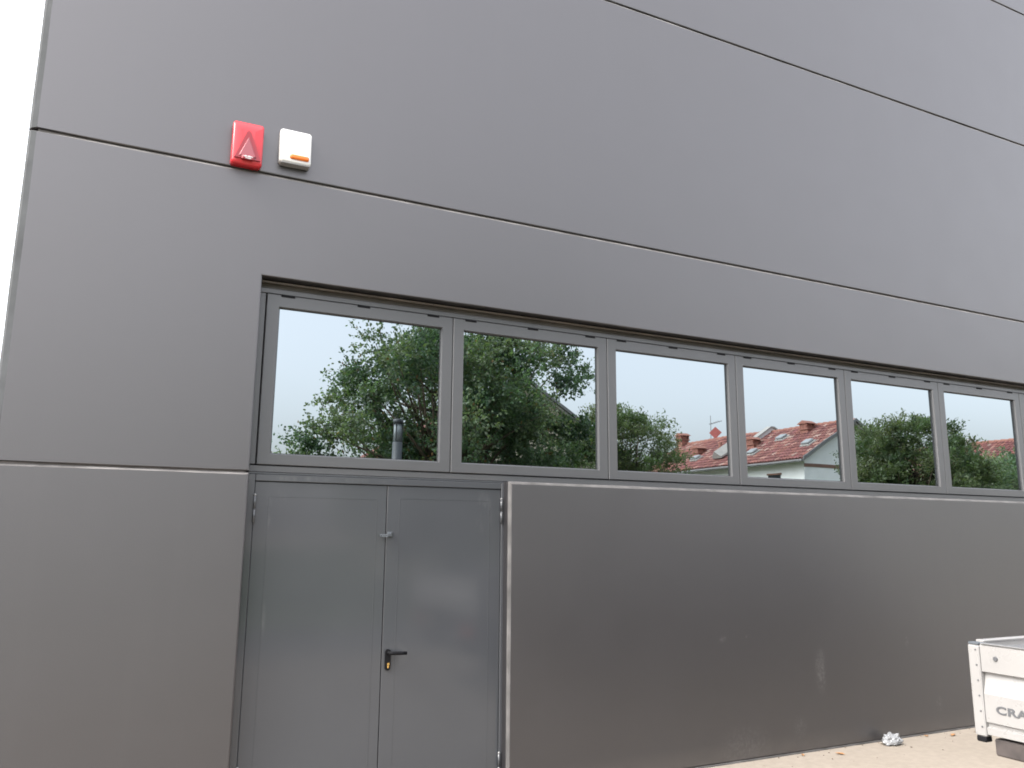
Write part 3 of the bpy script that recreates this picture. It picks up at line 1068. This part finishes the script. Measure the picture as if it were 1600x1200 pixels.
tree('cherry_tree', 'narrow leaved tree reflected in the third window, left of the tiled roof', (14.0, -15.0, 0), 1.6, (13.7, -15.0, 3.75), (2.0, 1.9, 1.95), 100, 380, 0.5, 0.1, 11, CHERRY, TG, upright=0.6, shape=0.34,
     extra=[(15.9, -15, 3.9), (16.0, -15.1, 3.3), (15.6, -15, 4.4), (16.3, -15, 3.1), (15.4, -15, 4.9)], trunk_r=0.11)
tree('cherry_tree', 'bushy narrow leaved tree reflected in the fifth window, right of the white gable', (20.2, -10.0, 0), 1.5, (20.35, -10.0, 3.35), (2.0, 2.0, 1.75), 150, 430, 0.48, 0.1, 23, CHERRY, TG, upright=0.8, shape=0.34,
     extra=[(20.6, -10, 4.85), (21.2, -10, 4.8), (19.7, -10, 4.7), (18.4, -10, 4.45), (22.2, -10, 4.3), (22.0, -10, 3.9)], trunk_r=0.11)
tree('garden_tree', 'low dense tree reflected in the sixth window in front of a tiled roof', (29.6, -14.0, 0), 1.2, (30.0, -14.0, 3.2), (2.9, 2.2, 1.5), 120, 400, 0.55, 0.1, 31, OAK, TG, shape=0.45,
     extra=[(31.9, -14, 4.9), (31.4, -14, 4.6)], trunk_r=0.12)
tree('garden_tree', 'rounded tree reflected at the far right end of the window strip, behind the low tree', (35.0, -15.5, 0), 1.3, (35.2, -15.5, 3.3), (2.4, 2.2, 2.0), 60, 150, 0.6, 0.15, 37, OAK, TG, shape=0.45, trunk_r=0.12)

# clipped hedge along the far side of the yard
bm = bmesh.new()
hr = np.random.RandomState(4)
n = 16000
P = np.column_stack([hr.uniform(-12, 12.5, n), -14.6 + hr.uniform(-0.45, 0.45, n), hr.uniform(0.05, 1.25, n)])
face = hr.randint(0, 3, n)
P[face == 0, 1] = -14.15 + hr.normal(0, 0.04, (face == 0).sum())
P[face == 1, 2] = 1.25 + hr.normal(0, 0.05, (face == 1).sum())
A = hr.normal(size=(n, 3))
A /= np.linalg.norm(A, axis=1)[:, None]
T = np.array(OAK)[hr.randint(0, 4, n)] * hr.uniform(0.7, 1.3, (n, 1))
bm.free()
hedge = thing('hedge', (0.0, -14.6, 0), 'long clipped dark green hedge along the far side of the yard', 'hedge')
link_mesh('foliage', leaves_mesh(P, A, hr.uniform(0.08, 0.15, n), T, 0.6), 'leaf', hedge)
bm = bmesh.new()
for i in range(50):
    x = -12 + i * 0.5
    add_tube(bm, [(x, -14.6, 0), (x + hr.normal() * 0.05, -14.6, 1.1)], [0.02, 0.008], 5)
link('stems', bm, 'bark', hedge)

# lamp post in front of the oak
lp = thing('lamp_post', (4.55, -8.3, 0), 'grey cylindrical lamp post with a clear lamp head, reflected before the oak', 'lamp')
bm = bmesh.new()
add_tube(bm, [(4.55, -8.3, 0.02), (4.55, -8.3, 3.30)], [0.088, 0.088], 20)
link('pole', bm, 'lamp_grey', lp, True)
bm = bmesh.new()
add_tube(bm, [(4.55, -8.3, 3.301), (4.55, -8.3, 3.612)], [0.072, 0.072], 20)
link('lamp_lens', bm, 'lamp_lens', lp, True)
bm = bmesh.new()
for k in range(4):
    a = R(45 + 90 * k)
    add_tube(bm, [(4.55 + 0.082 * math.cos(a), -8.3 + 0.082 * math.sin(a), 3.30), (4.55 + 0.082 * math.cos(a), -8.3 + 0.082 * math.sin(a), 3.612)], [0.008] * 2, 6)
link('lens_bars', bm, 'lamp_grey', lp)
bm = bmesh.new()
add_tube(bm, [(4.55, -8.3, 3.613), (4.55, -8.3, 3.69), (4.55, -8.3, 3.70)], [0.09, 0.09, 0.08], 20)
link('lamp_cap', bm, 'lamp_grey', lp, True)
bm = bmesh.new()
add_tube(bm, [(4.55, -8.3, 0.0), (4.55, -8.3, 0.02)], [0.16, 0.16], 20)
link('base_plate', bm, 'lamp_grey', lp)

# drain grate in the yard
dr = thing('drain_grate', (3.15, -8.9, 0), 'dark iron drain grate set in the concrete yard', 'drain')
bm = bmesh.new()
add_ring(bm, 0, 1, 0, 1, 0.1, 0.1, 0.1, 0.1, 0, 0.03)
bmesh.ops.transform(bm, matrix=Matrix.Translation((2.75, -9.3, 0.028)) @ Matrix.Rotation(R(-90), 4, 'X') @ Matrix.Scale(0.8, 4, (1, 0, 0)) @ Matrix.Scale(-0.8, 4, (0, 0, 1)), verts=bm.verts)
link('rim', bm, 'rust', dr)
for k in range(9):
    box('bar', (2.83 + k * 0.072, -9.22, 0.004), (2.86 + k * 0.072, -8.58, 0.022), 'rust', dr)
# planting stakes under the fifth-window tree
for k, (x, y) in enumerate(((20.05, -9.2), (20.4, -9.25), (20.7, -9.2))):
    bm = bmesh.new()
    add_tube(bm, [(x, y, 0), (x + 0.02, y, 3.62 - 0.08 * k)], [0.035, 0.03], 8)
    o = link('tree_stake', bm, 'pale_wood')
    tag(o, ('pale stake before the bushy tree, leftmost of three', 'pale stake before the bushy tree, middle of three', 'pale stake before the bushy tree, rightmost of three')[k], 'stake', 'pale planting stakes')


# ------------------------------------------------------------------ houses
def tile_field(name, eave, ridge, y0, y1, parent, seed, pitch=0.2, expo=0.34):
    """Barrel tiles between the eave line (x,z) and the ridge line (x,z), from y0 to y1."""
    rs_ = np.random.RandomState(seed)
    e, r = Vector((eave[0], 0, eave[1])), Vector((ridge[0], 0, ridge[1]))
    L = (r - e).length
    dv = (r - e) / L
    nv = Vector((-dv.z, 0, dv.x))
    if nv.z < 0:
        nv = -nv
    cols, rows = int(round(abs(y1 - y0) / pitch)), int(round(L / expo))
    pitch, expo = (y1 - y0) / cols, L / rows
    V, F, T = [], [], []
    clay = np.array([(0.2248, 0.087, 0.0754), (0.2755, 0.1131, 0.0899), (0.1812, 0.0696, 0.0638), (0.3407, 0.1812, 0.145), (0.2392, 0.0899, 0.087), (0.3915, 0.261, 0.2175)])
    S = 6
    for j in range(rows):
        for i in range(cols):
            t = clay[rs_.choice(6, p=[.28, .22, .2, .12, .12, .06])] * rs_.uniform(0.85, 1.15)
            b = len(V)
            jy, jl = rs_.normal() * 0.006, rs_.normal() * 0.012
            for end in (0, 1):
                s = j * expo + (end * expo * 1.12) + (jl if not end else 0)
                lift = 0.035 if not end else 0.0
                rad = pitch * (0.40 if not end else 0.33)
                for k in range(S):
                    a = math.pi * k / (S - 1)
                    yy = y0 + (i + 0.5) * pitch + jy - rad * math.cos(a)
                    q = e + dv * s + nv * (lift + 0.075 * math.sin(a))
                    V.append((q.x, yy, q.z))
            for k in range(S - 1):
                F.append((b + k, b + k + 1, b + S + k + 1, b + S + k))
            T += [t] * (2 * S)
    b = len(V)
    for s, yy in ((0, y0), (L, y0), (L, y1), (0, y1)):
        q = e + dv * s + nv * 0.012
        V.append((q.x, yy, q.z))
    F.append((b, b + 1, b + 2, b + 3))
    T += [np.array((0.1, 0.04, 0.035))] * 4
    me = bpy.data.meshes.new(name)
    me.from_pydata(V, [], F)
    at = me.attributes.new('tint', 'FLOAT_COLOR', 'POINT')
    c = np.ones((len(V), 4), dtype=np.float32)
    c[:, :3] = np.array(T)
    at.data.foreach_set('color', c.reshape(-1))
    o = link_mesh(name, me, 'tiles', parent)
    o['kind'] = 'stuff'
    return o


def house(label, ex, rx, ez, rz, y_near, y_far, wall_mat, seed, floor_y=0.0):
    """Gabled house with its ridge along Y; ex = x of the near (west) eave, rx = ridge x."""
    half = rx - ex
    ex2 = rx + half
    h = thing('tiled_house', (rx, (y_near + y_far) / 2, 0), label, 'house')
    ov, slope = 0.45, (rz - ez) / half
    bm = bmesh.new()
    wx0, wx1 = ex + ov, ex2 - ov
    wz = ez + slope * ov - 0.14
    prof = [(wx0, 0), (wx1, 0), (wx1, wz), (rx, rz - 0.14), (wx0, wz)]
    add_prism(bm, prof, 'y', y_near - 0.4, y_far + 0.4)
    link('wall', bm, wall_mat, h)
    # roof slab under the tiles with pale soffit and verge boards
    bm = bmesh.new()
    prof = [(ex, ez - 0.10), (rx, rz - 0.10), (ex2, ez - 0.10), (ex2, ez + 0.005), (rx, rz + 0.005), (ex, ez + 0.005)]
    add_prism(bm, prof, 'y', y_near - 0.03, y_far)
    roof = link('roof', bm, 'coping', h)
    tile_field('roof_tiles', (ex - 0.06, ez + 0.0), (rx, rz + 0.03), y_far - 0.02, y_near + 0.02, roof, seed)
    tile_field('roof_tiles', (ex2 + 0.06, ez + 0.0), (rx, rz + 0.03), y_far - 0.02, y_near + 0.02, roof, seed + 1)
    bm = bmesh.new()
    n = int(abs(y_far - y_near) / 0.38)
    for i in range(n):
        y = y_near - (i + 0.05) * abs(y_far - y_near) / n
        add_tube(bm, [(rx, y, rz + 0.06), (rx, y - 0.4, rz + 0.085)], [0.10, 0.115], 8)
    rt = link('ridge_tiles', bm, 'brick', roof)
    for x, s in ((ex - 0.09, 1), (ex2 + 0.09, -1)):
        bm = bmesh.new()
        add_tube(bm, [(x, y_near, ez - 0.06), (x, y_far, ez - 0.06)], [0.065, 0.065], 8)
        link('gutter', bm, 'gutter', roof)
    # dark verge capping and gable-end board
    bm = bmesh.new()
    for s in (-1, 1):
        x0 = ex - 0.06 if s < 0 else ex2 + 0.06
        prof = [(x0, ez - 0.02), (x0, ez + 0.13), (rx, rz + 0.16), (rx, rz + 0.01)]
        add_prism(bm, prof, 'y', y_near + 0.022, y_near + 0.07)
    link('verge_capping', bm, 'gutter', roof)
    return h, roof, slope


def on_roof(h, ex, rx, ez, rz, f):
    """Point a fraction f up the slope from eave to ridge."""
    return ex + (rx - ex) * f, ez + (rz - ez) * f


EX, RX, EZ, RZ = 28.58, 32.18, 5.18, 7.24
H1, H1R, SL = house('white gabled house with red clay tile roof reflected in the fourth window', EX, RX, EZ, RZ, -22.0, -35.4, 'white_render', 5)
box('gable_band', (EX + 0.44, -22.41, 4.86), (2 * RX - EX - 0.44, -22.37, 5.02), 'roof_wood', H1)
hw = box('window', (EX + 0.425, -24.75, 3.3), (EX + 0.46, -23.85, 4.62), 'pane_dark', H1)
box('window_frame', (EX + 0.40, -24.83, 4.621), (EX + 0.46, -23.77, 4.70), 'roof_wood', hw)
box('sill', (EX + 0.36, -24.85, 3.2), (EX + 0.46, -23.75, 3.298), 'coping', hw)
for y0, y1 in ((-29.2, -28.2), (-33.0, -32.0)):
    w_ = box('window', (EX + 0.425, y0, 3.3), (EX + 0.46, y1, 4.55), 'pane_dark', H1)
    box('window_frame', (EX + 0.40, y0 - 0.08, 4.551), (EX + 0.46, y1 + 0.08, 4.63), 'roof_wood', w_)


def chimney(parent, x, y, z0, h, w, openings=True):
    bm = bmesh.new()
    add_box(bm, (x - w / 2, y - w / 2, z0 - 0.8), (x + w / 2, y + w / 2, z0 + h), 0.01)
    c = link('chimney', bm, 'brick', parent)
    bm = bmesh.new()
    add_box(bm, (x - w / 2 - 0.06, y - w / 2 - 0.06, z0 + h + 0.001), (x + w / 2 + 0.06, y + w / 2 + 0.06, z0 + h + 0.06))
    n = 5
    for i in range(n):
        for s in (-1, 1):
            yy = y - w / 2 + (i + 0.5) * w / n
            add_box(bm, (x + s * (w / 2) - 0.05, yy - 0.035, z0 + h + 0.06), (x + s * (w / 2) + 0.05, yy + 0.035, z0 + h + 0.30))
    add_box(bm, (x - w / 2 + 0.06, y - w / 2 + 0.06, z0 + h + 0.06), (x + w / 2 - 0.06, y + w / 2 - 0.06, z0 + h + 0.30))
    pr = [(y - w / 2 - 0.12, z0 + h + 0.301), (y + w / 2 + 0.12, z0 + h + 0.301), (y, z0 + h + 0.301 + w * 0.35)]
    add_prism(bm, pr, 'x', x - w / 2 - 0.1, x + w / 2 + 0.1)
    link('chimney_cap', bm, 'brick', c)


chimney(H1R, 32.0, -35.0, 7.25, 0.3, 0.55)
for y, f, w in ((-31.5, 0.5, 0.5), (-27.2, 0.52, 0.5), (-24.55, 0.84, 0.5)):
    x, z = on_roof(H1, EX, RX, EZ, RZ, f)
    chimney(H1R, x, y, z + 0.06, 0.08, w)
for y, f in ((-30.9, 0.3), (-26.35, 0.27), (-22.95, 0.37), (-25.6, 0.66)):
    x, z = on_roof(H1, EX, RX, EZ, RZ, f)
    a = math.atan(SL)
    mt = Matrix.Translation((x, y, z + 0.16)) @ Matrix.Rotation(-a, 4, 'Y')
    bm = bmesh.new()
    add_box(bm, (-0.3, -0.3, -0.14), (0.3, 0.3, 0.03), 0.02, 1, mt)
    s = link('skylight', bm, 'coping', H1R)
    bm = bmesh.new()
    add_box(bm, (-0.24, -0.24, 0.031), (0.24, 0.24, 0.16), 0.06, 2, mt)
    link('dome', bm, 'skylight', s)
# flue pipe and small roof hatch
x, z = on_roof(H1, EX, RX, EZ, RZ, 0.4)
bm = bmesh.new()
add_tube(bm, [(x, -29.3, z - 0.1), (x, -29.3, z + 0.75)], [0.09, 0.09], 10)
link('flue_pipe', bm, 'brick', H1R)
bm = bmesh.new()
mt = Matrix.Translation((x - 0.3, -28.6, z + 0.05)) @ Matrix.Rotation(-math.atan(SL), 4, 'Y')
add_prism(bm, [(-0.35, 0.0), (0.35, 0.0), (0.35, 0.1), (0.0, 0.45), (-0.35, 0.1)], 'x', -0.6, 0.5)
bmesh.ops.transform(bm, matrix=mt, verts=bm.verts)
link('roof_hatch', bm, 'coping', H1R)
# firewall parapet with white coping
bm = bmesh.new()
add_prism(bm, [(30.75, 6.42), (32.18, 7.2), (33.4, 6.5), (33.4, 6.95), (32.28, 7.55), (32.08, 7.55), (30.75, 6.72)], 'y', -27.75, -27.5)
pw = link('parapet', bm, 'white_render', H1R)
bm = bmesh.new()
add_prism(bm, [(30.65, 6.66), (32.08, 7.552), (32.28, 7.552), (33.5, 6.9), (33.5, 6.98), (32.3, 7.64), (32.06, 7.64), (30.65, 6.74)], 'y', -27.82, -27.42)
link('coping', bm, 'coping', pw)
# aerial and the diamond-shaped red panel on the ridge
ant = thing('roof_aerial', (32.18, -32.6, 7.3), 'thin television aerial on the tiled ridge', 'aerial')
bm = bmesh.new()
add_tube(bm, [(32.18, -32.6, 7.2), (32.18, -32.6, 8.85)], [0.022, 0.018], 6)
link('mast', bm, 'gutter', ant)
bm = bmesh.new()
add_tube(bm, [(32.18, -32.75, 8.3), (32.3, -31.75, 8.42)], [0.014, 0.014], 6)
for k in range(5):
    y = -32.6 + k * 0.18
    add_tube(bm, [(32.05, y, 8.31 + k * 0.025), (32.4, y, 8.31 + k * 0.025)], [0.009] * 2, 5)
link('boom', bm, 'gutter', ant)
dm = thing('diamond_panel', (32.18, -32.4, 7.3), 'faded red diamond shaped panel standing on the tiled ridge', 'panel')
bm = bmesh.new()
add_prism(bm, [(-0.36, 0.0), (0.0, -0.36), (0.36, 0.0), (0.0, 0.36)], 'y', -0.03, 0.03)
bmesh.ops.transform(bm, matrix=Matrix.Translation((32.18, -32.2, 7.72)) @ Matrix.Rotation(R(40), 4, 'Z'), verts=bm.verts)
link('panel_face', bm, 'pink', dm)
bm = bmesh.new()
add_tube(bm, [(32.2, -32.25, 7.2), (32.2, -32.25, 7.75)], [0.025] * 2, 6)
link('panel_post', bm, 'gutter', dm)

# beige house whose gable verge shows behind the oak
H2, H2R, _ = house('beige gabled house half hidden behind the oak, its verge showing in the second window', 11.6, 16.4, 5.45, 8.35, -26.0, -36.0, 'beige_render', 15)
w_ = box('window', (18.0, -26.42, 3.0), (19.0, -26.38, 4.4), 'pane_dark', H2)
box('sill', (17.9, -26.46, 2.9), (19.1, -26.36, 2.998), 'coping', w_)
# second red-roofed house to the right
H3, H3R, _ = house('red tiled house reflected in the sixth window, mostly hidden by a low tree', 43.9, 47.9, 5.1, 7.35, -17.5, -33.0, 'white_render', 25)
w_ = box('window', (44.325, -24.0, 3.2), (44.36, -23.0, 4.5), 'pane_dark', H3)
box('sill', (44.29, -24.1, 3.1), (44.36, -22.9, 3.198), 'coping', w_)
bm = bmesh.new()
add_prism(bm, [(45.6, 6.1), (47.9, 7.3), (49.2, 6.6), (49.2, 7.0), (48.0, 7.7), (47.8, 7.7), (45.6, 6.5)], 'y', -27.2, -26.9)
pw = link('parapet', bm, 'white_render', H3R)
bm = bmesh.new()
add_prism(bm, [(45.5, 6.44), (47.8, 7.702), (48.0, 7.702), (49.3, 6.94), (49.3, 7.02), (48.02, 7.79), (47.78, 7.79), (45.5, 6.52)], 'y', -27.28, -26.82)
link('coping', bm, 'coping', pw)
